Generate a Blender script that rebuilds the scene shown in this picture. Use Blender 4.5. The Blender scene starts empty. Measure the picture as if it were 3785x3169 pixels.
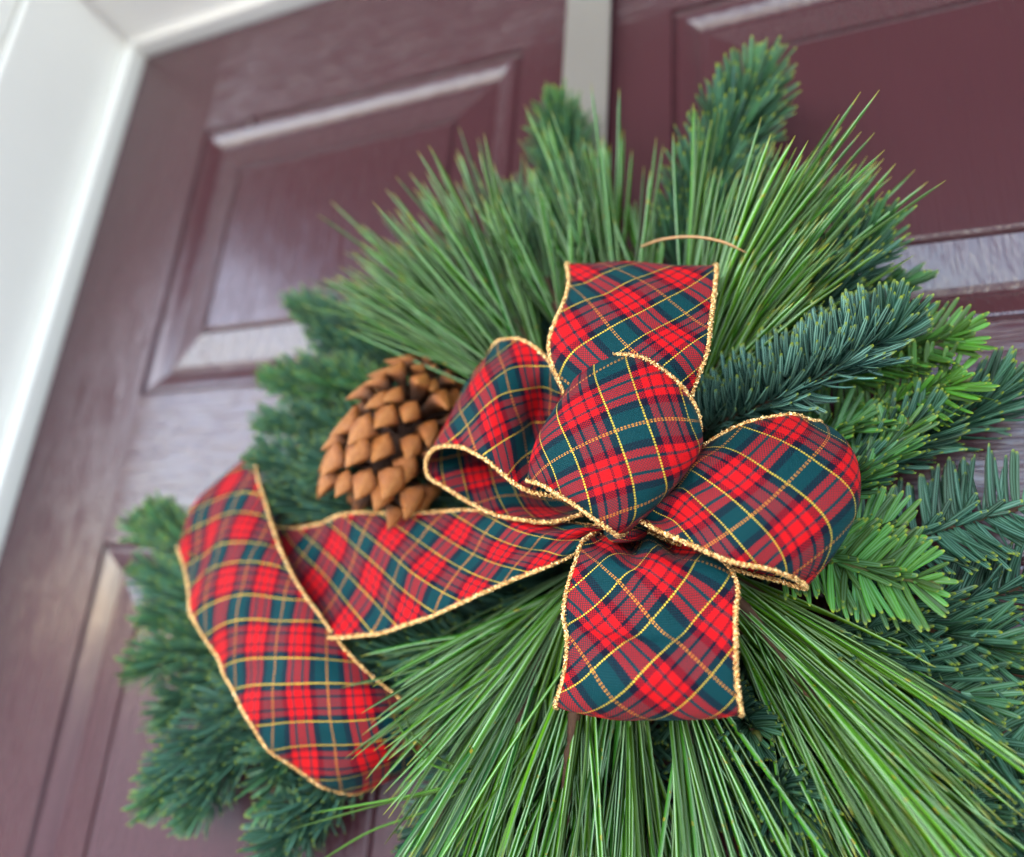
import bpy, math, random
import numpy as np
from mathutils import Vector, Matrix

random.seed(7)
rng = np.random.default_rng(11)
scene = bpy.context.scene
col = scene.collection

# ------------------------------------------------------------------ camera
# The door face is the plane y = 0 (front towards -Y); x to the right, z up.
FPX, WPX = 2587.85, 3785.0                       # focal length and width in photo pixels
CX, CY = 3785 / 2, 3169 / 2
DIST = 0.365465                                  # camera to door face, metres
DR = np.array([0.93182181, -0.04802632, -0.35972433])   # door right / up / outward in camera axes
DU = np.array([0.06982462, -0.94896115, 0.30756667])
DN = np.array([-0.35613571, -0.31171494, -0.88090927])
DOOR_W, DOOR_H = 0.9144, 2.032
CAM = np.array([0.56688 - DOOR_W / 2, -DIST, DOOR_H - 0.53452])
cam_d = bpy.data.cameras.new("camera")
cam = bpy.data.objects.new("camera", cam_d)
col.objects.link(cam)
cam_d.sensor_fit = 'HORIZONTAL'
cam_d.sensor_width = 36.0
cam_d.lens = 36.0 * FPX / WPX
cam_d.clip_start = 0.01
cam_d.clip_end = 500
cam.matrix_world = Matrix((
    (DR[0], -DR[1], -DR[2], CAM[0]),
    (-DN[0], DN[1], DN[2], CAM[1]),
    (DU[0], -DU[1], -DU[2], CAM[2]),
    (0, 0, 0, 1)))
cam_d.dof.use_dof = True
cam_d.dof.focus_distance = 0.276
cam_d.dof.aperture_fstop = 3.1
cam_d.dof.aperture_blades = 0
scene.camera = cam


def at(px, py, h):
    """point at height h (m) in front of the door, seen at (px, py) of a 2100 px wide print"""
    s = WPX / 2100.0
    r = np.array([(px * s - CX) / FPX, (py * s - CY) / FPX, 1.0])
    t = -(DIST - h) / DN.dot(r)
    X = r * t
    return np.array([CAM[0] + DR.dot(X), -h, CAM[2] + DU.dot(X)])


# ------------------------------------------------------------------ light
world = bpy.data.worlds.new("World")
scene.world = world
world.use_nodes = True
wn = world.node_tree
sky = wn.nodes.new('ShaderNodeTexSky')
sky.sky_type = 'NISHITA'
sky.sun_disc = False
sky.sun_elevation = math.radians(34)
sky.sun_rotation = math.radians(205)
sky.air_density = 1.0
sky.dust_density = 0.6
sky.ozone_density = 1.0
wn.links.new(sky.outputs[0], wn.nodes['Background'].inputs[0])
wn.nodes['Background'].inputs[1].default_value = 0.15
sun_d = bpy.data.lights.new("sun", 'SUN')
sun_d.energy = 1.5
sun_d.angle = math.radians(20)
sun_d.color = (1.0, 0.985, 0.96)
sun = bpy.data.objects.new("sun", sun_d)
col.objects.link(sun)
# light travels towards the door (+y), down, a little to the right
sun.rotation_euler = Vector((0.36, 0.75, -0.56)).to_track_quat('-Z', 'Y').to_euler()
vs = scene.view_settings
vs.view_transform = 'Standard'
vs.look = 'None'
vs.exposure = 2.98
vs.gamma = 1.0
vs.use_curve_mapping = False
scene.cycles.use_denoising = True
scene.cycles.max_bounces = 8


# ------------------------------------------------------------------ helpers
def mesh_obj(name, verts, faces, mat, parent=None, smooth=False, uvs=None):
    me = bpy.data.meshes.new(name)
    me.from_pydata([tuple(map(float, v)) for v in verts], [], faces)
    if uvs:
        for nm, data in uvs.items():
            l = me.uv_layers.new(name=nm)
            vi = np.empty(len(me.loops), dtype=np.int32)
            me.loops.foreach_get('vertex_index', vi)
            l.data.foreach_set('uv', np.asarray(data, dtype=np.float32)[vi].ravel())
    if smooth:
        me.polygons.foreach_set('use_smooth', [True] * len(me.polygons))
    if mat:
        me.materials.append(mat)
    o = bpy.data.objects.new(name, me)
    col.objects.link(o)
    if parent is not None:
        o.parent = parent
        if any(abs(c) > 0 for c in parent_loc(parent)):
            o.matrix_parent_inverse = Matrix.Translation(-Vector(parent_loc(parent)))
    return o


def parent_loc(p):
    v = Vector((0, 0, 0))
    while p is not None:
        v = v + p.location
        p = None if p.parent is not None else None
    return v


def thing(name, label, cat, loc, group=None):
    o = bpy.data.objects.new(name, None)
    col.objects.link(o)
    o.location = [float(c) for c in loc]
    o.empty_display_size = 0.05
    o['label'] = label
    o['category'] = cat
    if group:
        o['group'] = group
    return o


def boxes(name, lst, mat, parent=None, bevel=0.0):
    V, F = [], []
    for (x0, x1, y0, y1, z0, z1) in lst:
        b = len(V)
        V += [(x0, y0, z0), (x1, y0, z0), (x1, y1, z0), (x0, y1, z0), (x0, y0, z1), (x1, y0, z1), (x1, y1, z1), (x0, y1, z1)]
        F += [tuple(b + i for i in q) for q in ((0, 3, 2, 1), (4, 5, 6, 7), (0, 1, 5, 4), (1, 2, 6, 5), (2, 3, 7, 6), (3, 0, 4, 7))]
    o = mesh_obj(name, V, F, mat, parent)
    if bevel:
        m = o.modifiers.new('bevel', 'BEVEL')
        m.width = bevel
        m.segments = 3
    return o


def unit(v):
    v = np.asarray(v, float)
    return v / (np.linalg.norm(v) + 1e-12)


def catmull(P, n):
    P = np.asarray(P, float)
    if len(P) == 2:
        t = np.linspace(0, 1, n + 1)[:, None]
        return P[0] * (1 - t) + P[1] * t
    Q = np.vstack([2 * P[0] - P[1], P, 2 * P[-1] - P[-2]])
    out = []
    for i in range(1, len(Q) - 2):
        p0, p1, p2, p3 = Q[i - 1], Q[i], Q[i + 1], Q[i + 2]
        for k in range(n):
            t = k / n
            out.append(0.5 * ((2 * p1) + (-p0 + p2) * t + (2 * p0 - 5 * p1 + 4 * p2 - p3) * t * t + (-p0 + 3 * p1 - 3 * p2 + p3) * t ** 3))
    out.append(P[-1])
    return np.array(out)


def tube_geo(path, radii, k=8, twist=0.0):
    path = np.asarray(path, float)
    n = len(path)
    tan = np.gradient(path, axis=0)
    tan /= np.linalg.norm(tan, axis=1)[:, None] + 1e-12
    up = np.array([0.13, -0.9, 0.4])
    V, F = [], []
    a = unit(np.cross(tan[0], up))
    for i in range(n):
        a = unit(a - tan[i] * a.dot(tan[i]))
        b = np.cross(tan[i], a)
        r = radii[i] if hasattr(radii, '__len__') else radii
        for j in range(k):
            th = 2 * math.pi * j / k + twist * i
            V.append(path[i] + r * (math.cos(th) * a + math.sin(th) * b))
    for i in range(n - 1):
        for j in range(k):
            F.append((i * k + j, i * k + (j + 1) % k, (i + 1) * k + (j + 1) % k, (i + 1) * k + j))
    F.append(tuple(range(k))[::-1])
    F.append(tuple((n - 1) * k + j for j in range(k)))
    return V, F


# ------------------------------------------------------------------ materials
class NT:
    def __init__(self, name):
        self.m = bpy.data.materials.new(name)
        self.m.use_nodes = True
        self.t = self.m.node_tree
        self.b = self.t.nodes['Principled BSDF']

    def n(self, kind, **kw):
        nd = self.t.nodes.new(kind)
        for k, v in kw.items():
            setattr(nd, k, v)
        return nd

    def l(self, a, b):
        self.t.links.new(a, b)

    def math(self, op, a, b=None, c=None, clamp=False):
        nd = self.n('ShaderNodeMath', operation=op)
        nd.use_clamp = clamp
        for i, x in enumerate((a, b, c)):
            if x is None:
                continue
            if isinstance(x, (int, float)):
                nd.inputs[i].default_value = x
            else:
                self.l(x, nd.inputs[i])
        return nd.outputs[0]

    def mix(self, fac, a, b):
        nd = self.n('ShaderNodeMix', data_type='RGBA')
        for s, x in ((nd.inputs[0], fac), (nd.inputs[6], a), (nd.inputs[7], b)):
            if isinstance(x, (int, float)):
                s.default_value = x
            elif isinstance(x, tuple):
                s.default_value = (*x, 1) if len(x) == 3 else x
            else:
                self.l(x, s)
        return nd.outputs[2]

    def ramp(self, fac, stops, interp='LINEAR'):
        nd = self.n('ShaderNodeValToRGB')
        cr = nd.color_ramp
        cr.interpolation = interp
        while len(cr.elements) > 1:
            cr.elements.remove(cr.elements[-1])
        cr.elements[0].position = stops[0][0]
        cr.elements[0].color = (*stops[0][1], 1)
        for p, c in stops[1:]:
            e = cr.elements.new(p)
            e.color = (*c, 1)
        self.l(fac, nd.inputs[0])
        return nd.outputs[0]

    def noise(self, scale, vec=None, detail=3.0, rough=0.5, out=0):
        nd = self.n('ShaderNodeTexNoise')
        nd.inputs['Scale'].default_value = scale
        nd.inputs['Detail'].default_value = detail
        nd.inputs['Roughness'].default_value = rough
        if vec is not None:
            self.l(vec, nd.inputs['Vector'])
        return nd.outputs[out]

    def bump(self, height, strength=0.3, dist=0.001):
        nd = self.n('ShaderNodeBump')
        nd.inputs['Strength'].default_value = strength
        nd.inputs['Distance'].default_value = dist
        self.l(height, nd.inputs['Height'])
        self.l(nd.outputs[0], self.b.inputs['Normal'])


def mapped(T, scale, src='Object'):
    tc = T.n('ShaderNodeTexCoord')
    mp = T.n('ShaderNodeMapping')
    mp.inputs['Scale'].default_value = scale
    T.l(tc.outputs[src], mp.inputs['Vector'])
    return mp.outputs[0]


def door_mat(name, vertical):
    T = NT(name)
    base = T.mix(T.noise(9.0, mapped(T, (1, 1, 1))), (0.043, 0.0125, 0.0165), (0.054, 0.0155, 0.021))
    T.l(base, T.b.inputs['Base Color'])
    s = (1, 1, 0.045) if vertical else (0.045, 1, 1)
    g1 = T.noise(420, mapped(T, s), 2.0, 0.6)
    s2 = (1, 1, 0.14) if vertical else (0.14, 1, 1)
    g2 = T.noise(150, mapped(T, s2), 3.0, 0.6)
    h = T.math('ADD', T.math('MULTIPLY', T.ramp(g1, [(0.35, (0, 0, 0)), (0.55, (1, 1, 1))]), 0.6), T.math('MULTIPLY', g2, 0.8))
    T.bump(h, 0.5, 0.0009)
    T.b.inputs['Roughness'].default_value = 0.22
    T.b.inputs['IOR'].default_value = 1.47
    T.b.inputs['Coat Weight'].default_value = 0.2
    T.b.inputs['Coat Roughness'].default_value = 0.12
    return T.m


def plain(name, colr, rough=0.5, metal=0.0, var=0.0, scale=20, bump=0.0, bscale=300):
    T = NT(name)
    if var:
        c = T.mix(T.noise(scale, mapped(T, (1, 1, 1))), tuple(x * (1 - var) for x in colr), tuple(min(1, x * (1 + var)) for x in colr))
        T.l(c, T.b.inputs['Base Color'])
    else:
        T.b.inputs['Base Color'].default_value = (*colr, 1)
    T.b.inputs['Roughness'].default_value = rough
    T.b.inputs['Metallic'].default_value = metal
    if bump:
        T.bump(T.noise(bscale, mapped(T, (1, 1, 1))), bump, 0.0005)
    return T.m


M = {}
M['door_v'] = door_mat('burgundy_paint_vertical_grain', True)
M['door_h'] = door_mat('burgundy_paint_horizontal_grain', False)
M['white'] = plain('white_trim_paint', (0.80, 0.775, 0.735), 0.35, var=0.02, bump=0.1, bscale=60)
M['gap_shade'] = plain('gap_shade_dark', (0.03, 0.028, 0.028), 0.6)  # near-black colour for the shadow in the door gap
M['strap'] = plain('satin_nickel', (0.30, 0.275, 0.25), 0.30, 0.6, var=0.05, bump=0.12, bscale=900)
M['concrete'] = plain('concrete', (0.27, 0.245, 0.21), 0.85, var=0.15, scale=6)
M['drive'] = plain('pale_driveway', (0.26, 0.26, 0.25), 0.9, var=0.15, scale=1.5)
M['ceiling'] = plain('dark_ceiling', (0.17, 0.125, 0.095), 0.6, var=0.1)
M['siding'] = plain('siding', (0.62, 0.60, 0.56), 0.7, var=0.05)


def gold_mat():
    T = NT('gold_wired_thread')
    nz = T.noise(1300, mapped(T, (1, 1, 1)), 2.0, 0.6)
    T.l(T.ramp(nz, [(0.28, (0.25, 0.09, 0.03)), (0.42, (0.65, 0.36, 0.13)), (0.60, (0.80, 0.52, 0.22)), (0.72, (1.0, 0.85, 0.60))]), T.b.inputs['Base Color'])
    T.b.inputs['Metallic'].default_value = 0.9
    T.b.inputs['Roughness'].default_value = 0.22
    T.bump(T.noise(1700, mapped(T, (1, 1, 1)), 2.0), 0.8, 0.0006)
    return T.m


M['gold'] = gold_mat()


def plaid_mat():
    T = NT('tartan_ribbon')
    uv = T.n('ShaderNodeUVMap', uv_map='uv')
    sp = T.n('ShaderNodeSeparateXYZ')
    T.l(uv.outputs[0], sp.inputs[0])
    u, v = sp.outputs[0], sp.outputs[1]
    per = 0.0300
    p = T.math('MULTIPLY', T.math('ADD', u, v), 0.70711)
    q = T.math('MULTIPLY', T.math('SUBTRACT', u, v), 0.70711)
    fp = T.math('FRACT', T.math('ADD', T.math('DIVIDE', p, per), 10.0))
    fq = T.math('FRACT', T.math('ADD', T.math('DIVIDE', q, per), 10.25))
    red, grn, nav, lin = (0.47, 0.006, 0.009), (0.003, 0.034, 0.040), (0.007, 0.006, 0.015), (0.006, 0.024, 0.034)

    def sett(x, line):
        sq = lambda c: tuple(v ** 0.5 for v in c)            # mixed as the eye sees threads, squared again below
        R_, N2, G_, L_ = sq(red), sq(nav), sq(grn), sq(line)
        return T.ramp(x, [(0, R_), (0.072, L_), (0.112, R_), (0.200, N2), (0.300, G_), (0.700, N2), (0.800, R_), (0.888, L_), (0.928, R_)], 'CONSTANT')
    wp, wq = sett(fp, lin), sett(fq, nav)
    # thread weave: which of the two thread sets lies on top
    th = 0.00115
    a = T.math('SINE', T.math('MULTIPLY', p, 2 * math.pi / th))
    b = T.math('SINE', T.math('MULTIPLY', q, 2 * math.pi / th))
    ab = T.math('MULTIPLY', a, b)
    wv = T.math('MULTIPLY_ADD', ab, 0.55, 0.45, clamp=True)
    c = T.mix(wv, wp, wq)
    sqn = T.n('ShaderNodeMix', data_type='RGBA', blend_type='MULTIPLY')
    sqn.inputs[0].default_value = 1.0
    T.l(c, sqn.inputs[6])
    T.l(c, sqn.inputs[7])
    c = sqn.outputs[2]
    # faint sheen of threads
    # gold lines
    W, K = (1, 1, 1), (0, 0, 0)
    gp = T.ramp(fp, [(0, K), (0.483, W), (0.494, K), (0.506, W), (0.517, K)], 'CONSTANT')
    gq = T.ramp(fq, [(0, K), (0.291, W), (0.309, K), (0.691, W), (0.709, K)], 'CONSTANT')
    dp = T.math('GREATER_THAN', T.math('SINE', T.math('MULTIPLY', p, 2 * math.pi / 0.0011)), -0.45)
    dq = T.math('GREATER_THAN', T.math('SINE', T.math('MULTIPLY', q, 2 * math.pi / 0.0014)), -0.25)
    g = T.math('MAXIMUM', T.math('MULTIPLY', gq, dp), T.math('MULTIPLY', gp, dq))
    gc = T.mix(gp, (0.62, 0.43, 0.045), (0.60, 0.22, 0.025))
    T.l(T.mix(g, c, gc), T.b.inputs['Base Color'])
    T.l(T.math('MULTIPLY', g, 0.35), T.b.inputs['Metallic'])
    T.l(T.math('MULTIPLY_ADD', g, -0.2, 0.55), T.b.inputs['Roughness'])
    T.b.inputs['Sheen Weight'].default_value = 0.02
    T.b.inputs['Sheen Roughness'].default_value = 0.4
    T.b.inputs['Specular IOR Level'].default_value = 0.05
    T.bump(T.math('ADD', ab, T.math('MULTIPLY', g, 2.0)), 0.4, 0.00025)
    return T.m


M['plaid'] = plaid_mat()


def needle_mat(name, dark, green, stripe, tip, stripes=True, rough=0.42):
    T = NT(name)
    uv = T.n('ShaderNodeUVMap', uv_map='uv')
    s1 = T.n('ShaderNodeSeparateXYZ')
    T.l(uv.outputs[0], s1.inputs[0])
    uv2 = T.n('ShaderNodeUVMap', uv_map='uv2')
    s2 = T.n('ShaderNodeSeparateXYZ')
    T.l(uv2.outputs[0], s2.inputs[0])
    ac, al, rnd, tone = s1.outputs[0], s1.outputs[1], s2.outputs[0], s2.outputs[1]
    c = T.mix(tone, dark, green)
    hs = T.n('ShaderNodeHueSaturation')
    T.l(T.math('MULTIPLY_ADD', rnd, 1.15, 0.35), hs.inputs['Value'])
    T.l(T.math('MULTIPLY_ADD', rnd, 0.03, 0.485), hs.inputs['Hue'])
    T.l(c, hs.inputs['Color'])
    c = hs.outputs[0]
    if stripes:
        st = T.ramp(ac, [(0.0, (0, 0, 0)), (0.14, (0, 0, 0)), (0.20, (1, 1, 1)), (0.38, (1, 1, 1)), (0.45, (0, 0, 0)), (0.55, (0, 0, 0)), (0.62, (1, 1, 1)), (0.76, (1, 1, 1)), (0.84, (0, 0, 0))])
        fade = T.math('MULTIPLY', st, T.ramp(tone, [(0.0, (0.95,) * 3), (0.035, (0.9,) * 3), (0.07, (0.36,) * 3), (1.0, (0.14,) * 3)]))
        fade = T.math('MULTIPLY', fade, T.math('MULTIPLY_ADD', rnd, 0.5, 0.5))
        c = T.mix(fade, c, stripe)
    else:
        st = T.ramp(ac, [(0.0, (0, 0, 0)), (0.36, (0, 0, 0)), (0.43, (1, 1, 1)), (0.57, (1, 1, 1)), (0.64, (0, 0, 0))])
        c = T.mix(T.math('MULTIPLY', st, T.math('MULTIPLY_ADD', rnd, 0.60, 0.10)), c, stripe)
        # yellow flecks along old needles
        fl = T.noise(260, mapped(T, (1, 1, 1)), 2.0)
        fl = T.math('MULTIPLY', T.math('GREATER_THAN', fl, 0.69), T.math('GREATER_THAN', rnd, 0.45))
        c = T.mix(T.math('MULTIPLY', fl, 0.7), c, (0.30, 0.22, 0.015))
    tipf = T.ramp(al, [(0.0, (0, 0, 0)), (0.935, (0, 0, 0)), (0.985, (1, 1, 1))])
    c = T.mix(T.math('MULTIPLY', tipf, T.math('MULTIPLY_ADD', rnd, 0.5, 0.5)), c, tip)
    T.l(c, T.b.inputs['Base Color'])
    T.b.inputs['Roughness'].default_value = rough
    T.b.inputs['Specular IOR Level'].default_value = 0.22
    # thin leaf lets some light through
    tr = T.n('ShaderNodeBsdfTranslucent')
    T.l(c, tr.inputs[0])
    mx = T.n('ShaderNodeMixShader')
    mx.inputs[0].default_value = 0.07
    out = T.t.nodes['Material Output']
    T.l(T.b.outputs[0], mx.inputs[1])
    T.l(tr.outputs[0], mx.inputs[2])
    T.l(mx.outputs[0], out.inputs[0])
    return T.m


M['fir'] = needle_mat('fir_needle', (0.011, 0.046, 0.033), (0.054, 0.150, 0.008), (0.19, 0.36, 0.28), (0.20, 0.25, 0.015))
M['pine'] = needle_mat('pine_needle', (0.018, 0.080, 0.011), (0.080, 0.200, 0.003), (0.40, 0.58, 0.34), (0.28, 0.24, 0.02), stripes=False, rough=0.33)
M['bark'] = plain('twig_bark', (0.065, 0.028, 0.013), 0.85, var=0.5, scale=350, bump=0.9, bscale=500)
M['twig_green'] = plain('green_twig', (0.07, 0.075, 0.012), 0.6, var=0.4, scale=300, bump=0.5)
def cone_mat():
    T = NT('cone_scale')
    tc = T.n('ShaderNodeTexCoord')
    sp = T.n('ShaderNodeSeparateXYZ')
    T.l(tc.outputs['Generated'], sp.inputs[0])
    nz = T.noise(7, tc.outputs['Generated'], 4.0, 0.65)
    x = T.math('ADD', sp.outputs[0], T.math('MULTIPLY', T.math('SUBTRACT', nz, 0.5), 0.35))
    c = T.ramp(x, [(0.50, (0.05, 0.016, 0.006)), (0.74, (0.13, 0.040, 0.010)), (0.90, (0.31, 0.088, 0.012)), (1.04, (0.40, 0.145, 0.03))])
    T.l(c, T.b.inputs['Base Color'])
    T.b.inputs['Roughness'].default_value = 0.38
    T.bump(T.noise(11, tc.outputs['Generated'], 5.0, 0.7), 0.9, 0.0016)
    return T.m


M['cone'] = cone_mat()
M['cone_core'] = plain('cone_core', (0.06, 0.022, 0.01), 0.8, var=0.3, scale=200)
M['dry'] = plain('dry_needle', (0.42, 0.22, 0.09), 0.45, var=0.2, scale=200)

# ------------------------------------------------------------------ unseen setting, added for light and door reflections: floor, ground, ceiling, wall
XL, XR, ZT = -DOOR_W / 2, DOOR_W / 2, DOOR_H


def structure(o):
    o['kind'] = 'structure'
    return o


structure(boxes('porch_floor', [(-1.6, 3, -2.5, 0.15, -0.15, 0.0)], M['concrete']))
structure(mesh_obj('ground', [(-200, -400, -0.15), (200, -400, -0.15), (200, 0.3, -0.15), (-200, 0.3, -0.15)], [(0, 1, 2, 3)], M['drive']))  # unseen paving, added to bounce light and show in the door gloss
structure(boxes('unseen_porch_ceiling', [(-1.45, 3, -2.4, 0.2, 2.62, 2.72)], M['ceiling']))  # unseen roof, added to shade the door and darken its reflections
structure(boxes('wall', [(-3, XL - 0.10, -0.075, 0.12, 0.0, 2.615), (XR + 0.10, 3, -0.075, 0.12, 0.0, 2.615), (XL - 0.098, XR + 0.098, -0.075, 0.12, ZT + 0.10, 2.614)], M['siding']))

# door frame
fr = thing('door_frame', 'white painted door frame with deep reveal around the burgundy door', 'door frame', (XL - 0.03, 0, 0))
g = 0.005
for s in (-1, 1):
    xe = XL - g if s < 0 else XR + g
    a, b = (xe - 0.013, xe) if s < 0 else (xe, xe + 0.013)
    boxes('door_stop', [(a, b, -0.013, 0.03, 0, ZT + g)], M['white'], fr, 0.0025)
    a2, b2 = (a - 0.03, a - 0.0005) if s < 0 else (b + 0.0005, b + 0.03)
    boxes('side_jamb', [(a2, b2, -0.100, 0.06, 0, ZT + 0.016)], M['white'], fr, 0.002)
    a3, b3 = (a2 - 0.06, a2 + 0.024) if s < 0 else (b2 - 0.024, b2 + 0.06)
    boxes('side_casing', [(a3, b3, -0.118, -0.1005, 0, ZT + 0.094)], M['white'], fr, 0.004)
boxes('door_stop', [(XL - g - 0.013, XR + g + 0.013, -0.0128, 0.03, ZT + g + 0.0005, ZT + g + 0.0125)], M['white'], fr, 0.0025)
boxes('head_jamb', [(XL - 0.05, XR + 0.05, -0.100, 0.06, ZT + 0.0165, ZT + 0.046)], M['white'], fr, 0.002)
boxes('head_casing', [(XL - 0.03, XR + 0.03, -0.1178, -0.1006, ZT + 0.0225, ZT + 0.0935)], M['white'], fr, 0.004)
boxes('gap_shade_strip', [(XL - g + 0.0002, XL - 0.0004, 0.004, 0.03, 0, ZT), (XR + 0.0004, XR + g - 0.0002, 0.004, 0.03, 0, ZT), (XL, XR, 0.004, 0.03, ZT + 0.0004, ZT + g)], M['gap_shade'], fr)  # dark strips standing in for the shadow between door and frame

# ------------------------------------------------------------------ door
door = thing('front_door', 'burgundy painted front door with raised panels and wood grain behind the swag', 'door', (0, 0, 0))
ST, ML, PW = 0.106, 0.107, (DOOR_W - 2 * 0.106 - 0.107) / 2
rows = [(ZT - 0.365, ZT - 0.115), (0.93, ZT - 0.478), (0.23, 0.80)]       # three rows of panels
colsx = [(XL + ST, XL + ST + PW), (XR - ST - PW, XR - ST)]
TH = 0.044


def flat(name, x0, x1, z0, z1, mat):
    boxes(name, [(x0, x1, 0.0, TH, z0, z1)], mat, door)


flat('stile', XL, XL + ST, 0, ZT, M['door_v'])
flat('stile', XR - ST, XR, 0, ZT, M['door_v'])
zs = [ZT] + [z for r in rows for z in (r[1], r[0])] + [0]
for i in range(0, len(zs), 2):
    flat('rail', XL + ST, XR - ST, zs[i + 1], zs[i], M['door_h'])
for (z0, z1) in rows:
    flat('mullion', XL + ST + PW, XR - ST - PW, z0, z1, M['door_v'])
prof = [(0, 0), (0.0006, 0.0014), (0.0014, 0.0029), (0.0022, 0.0033), (0.0030, 0.0028), (0.0040, 0.0017), (0.0054, 0.0016), (0.0075, 0.0019), (0.0098, 0.0024), (0.0122, 0.0031),
        (0.0146, 0.0039), (0.0166, 0.0048), (0.0182, 0.0056), (0.0196, 0.0058), (0.0210, 0.0054), (0.0232, 0.0047), (0.0480, 0.0014), (0.0484, 0.0030), (0.0494, 0.0032), (0.0500, 0.0022), (0.0512, 0.0009), (0.0530, 0.0003)]
for (z0, z1) in rows:
    for (x0, x1) in colsx:
        V, F = [], []
        for (i, dpt) in prof:
            V += [(x0 + i, dpt, z0 + i), (x1 - i, dpt, z0 + i), (x1 - i, dpt, z1 - i), (x0 + i, dpt, z1 - i)]
        for k in range(len(prof) - 1):
            for j in range(4):
                F.append((k * 4 + j, k * 4 + (j + 1) % 4, (k + 1) * 4 + (j + 1) % 4, (k + 1) * 4 + j))
        e = (len(prof) - 1) * 4
        F.append((e, e + 1, e + 2, e + 3))
        mesh_obj('panel', V, F, M['door_v'], door)


def blob(px, py, r, sx, sz):
    c = at(px, py, 0.0)
    V, F = [c + np.array([0, -r * 0.35, 0])], []
    for k, (f, hh) in enumerate(((0.5, 0.28), (0.85, 0.14), (1.0, -0.002))):
        for j in range(12):
            th = j * math.pi / 6
            V.append(c + np.array([r * sx * f * math.cos(th), -r * hh, r * sz * f * math.sin(th)]))
    for j in range(12):
        F.append((0, 1 + j, 1 + (j + 1) % 12))
        for k in (0, 1):
            F.append((1 + k * 12 + j, 1 + (k + 1) * 12 + j, 1 + (k + 1) * 12 + (j + 1) % 12, 1 + k * 12 + (j + 1) % 12))
    mesh_obj('paint_drip_dent_glint', V, F, M['door_v'], door, True)  # one real paint drip, two bumps for highlights on dents


blob(235, 608, 0.0022, 1, 1.1)  # raised bump standing in for the highlight on a dent
blob(350, 365, 0.0018, 1, 1)  # second dent highlight, shaped as a bump
blob(515, 246, 0.0035, 0.8, 2.0)

# ------------------------------------------------------------------ wreath hanger
HX0, HX1 = XL + 0.440, XL + 0.4715
hg = thing('wreath_hanger', 'flat satin metal strap hanger hooked over the top of the door', 'hanger', ((HX0 + HX1) / 2, 0, ZT))
prof_h = [(0.0475, ZT - 0.05), (0.0475, ZT + 0.0012), (-0.0080, ZT + 0.0018), (-0.0095, ZT - 0.004), (-0.0105, ZT - 0.40), (-0.013, ZT - 0.425), (-0.022, ZT - 0.435), (-0.034, ZT - 0.425), (-0.037, ZT - 0.40)]
V, F = [], []
for i, (y, z) in enumerate(prof_h):
    p0 = np.array(prof_h[max(i - 1, 0)])
    p1 = np.array(prof_h[min(i + 1, len(prof_h) - 1)])
    t = unit(p1 - p0)
    nrm = np.array([-t[1], t[0]]) * 0.0009
    for sgn in (-1, 1):
        for x in (HX0, HX1):
            V.append((x, y + sgn * nrm[0], z + sgn * nrm[1]))
for i in range(len(prof_h) - 1):
    a, b = i * 4, (i + 1) * 4
    F += [(a, a + 1, b + 1, b), (a + 3, a + 2, b + 2, b + 3), (a + 1, a + 3, b + 3, b + 1), (a + 2, a, b, b + 2)]
e = (len(prof_h) - 1) * 4
F += [(0, 2, 3, 1), (e, e + 1, e + 3, e + 2)]
mesh_obj('strap', V, F, M['strap'], hg)

# ------------------------------------------------------------------ evergreen swag
swag = thing('evergreen_swag', 'evergreen door swag of blue green fir sprigs and long pine needles', 'swag', at(1260, 1050, 0.01))
VIEW = np.array([0.0, -1.0, 0.0])


def needle_batch(base, d0, bend, fn, L, W, rnd, tone, seg=4, ridge=0.22, pine=False):
    """vectorised blades: returns verts, faces, uv, uv2"""
    N = len(base)
    if pine:
        ts = np.linspace(0, 1, seg + 1)
        wp = np.interp(ts, [0, 0.05, 0.5, 0.9, 1.0], [0.75, 0.95, 1.0, 0.8, 0.12])
    else:
        ts = np.array([0, 0.22, 0.5, 0.78, 0.93, 1.0])[:seg + 2]
        wp = np.array([0.5, 0.92, 1.0, 0.96, 0.78, 0.30])
    K = len(ts)
    V = np.empty((N, K, 3, 3))
    UV = np.empty((N, K, 3, 2))
    UV2 = np.empty((N, K, 3, 2))
    for i, t in enumerate(ts):
        p = base + L[:, None] * (t * d0 + (t * t) * bend)
        dd = d0 + 2 * t * bend
        dd /= np.linalg.norm(dd, axis=1)[:, None]
        side = np.cross(dd, fn)
        side /= np.linalg.norm(side, axis=1)[:, None] + 1e-9
        nn = np.cross(side, dd)
        w = (W * wp[i] * 0.5)[:, None]
        if pine:
            for k in range(3):
                th = k * 2 * math.pi / 3
                V[:, i, k] = p + w * (math.cos(th) * side + math.sin(th) * nn)
                UV[:, i, k, 0] = (k + 0.5) / 3
        else:
            V[:, i, 0] = p - w * side
            V[:, i, 1] = p + nn * w * ridge * 2
            V[:, i, 2] = p + w * side
            UV[:, i, 0, 0] = 0
            UV[:, i, 1, 0] = 0.5
            UV[:, i, 2, 0] = 1
        UV[:, i, :, 1] = t
    UV2[..., 0] = rnd[:, None, None]
    UV2[..., 1] = tone[:, None, None]
    q = []
    for i in range(K - 1):
        pairs = ((0, 1), (1, 2), (2, 0)) if pine else ((0, 1), (1, 2))
        for a, b in pairs:
            q.append((i * 3 + a, i * 3 + b, (i + 1) * 3 + b, (i + 1) * 3 + a))
    q = np.array(q)
    F = (q[None] + (np.arange(N) * K * 3)[:, None, None])
    return V, F, UV, UV2


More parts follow.
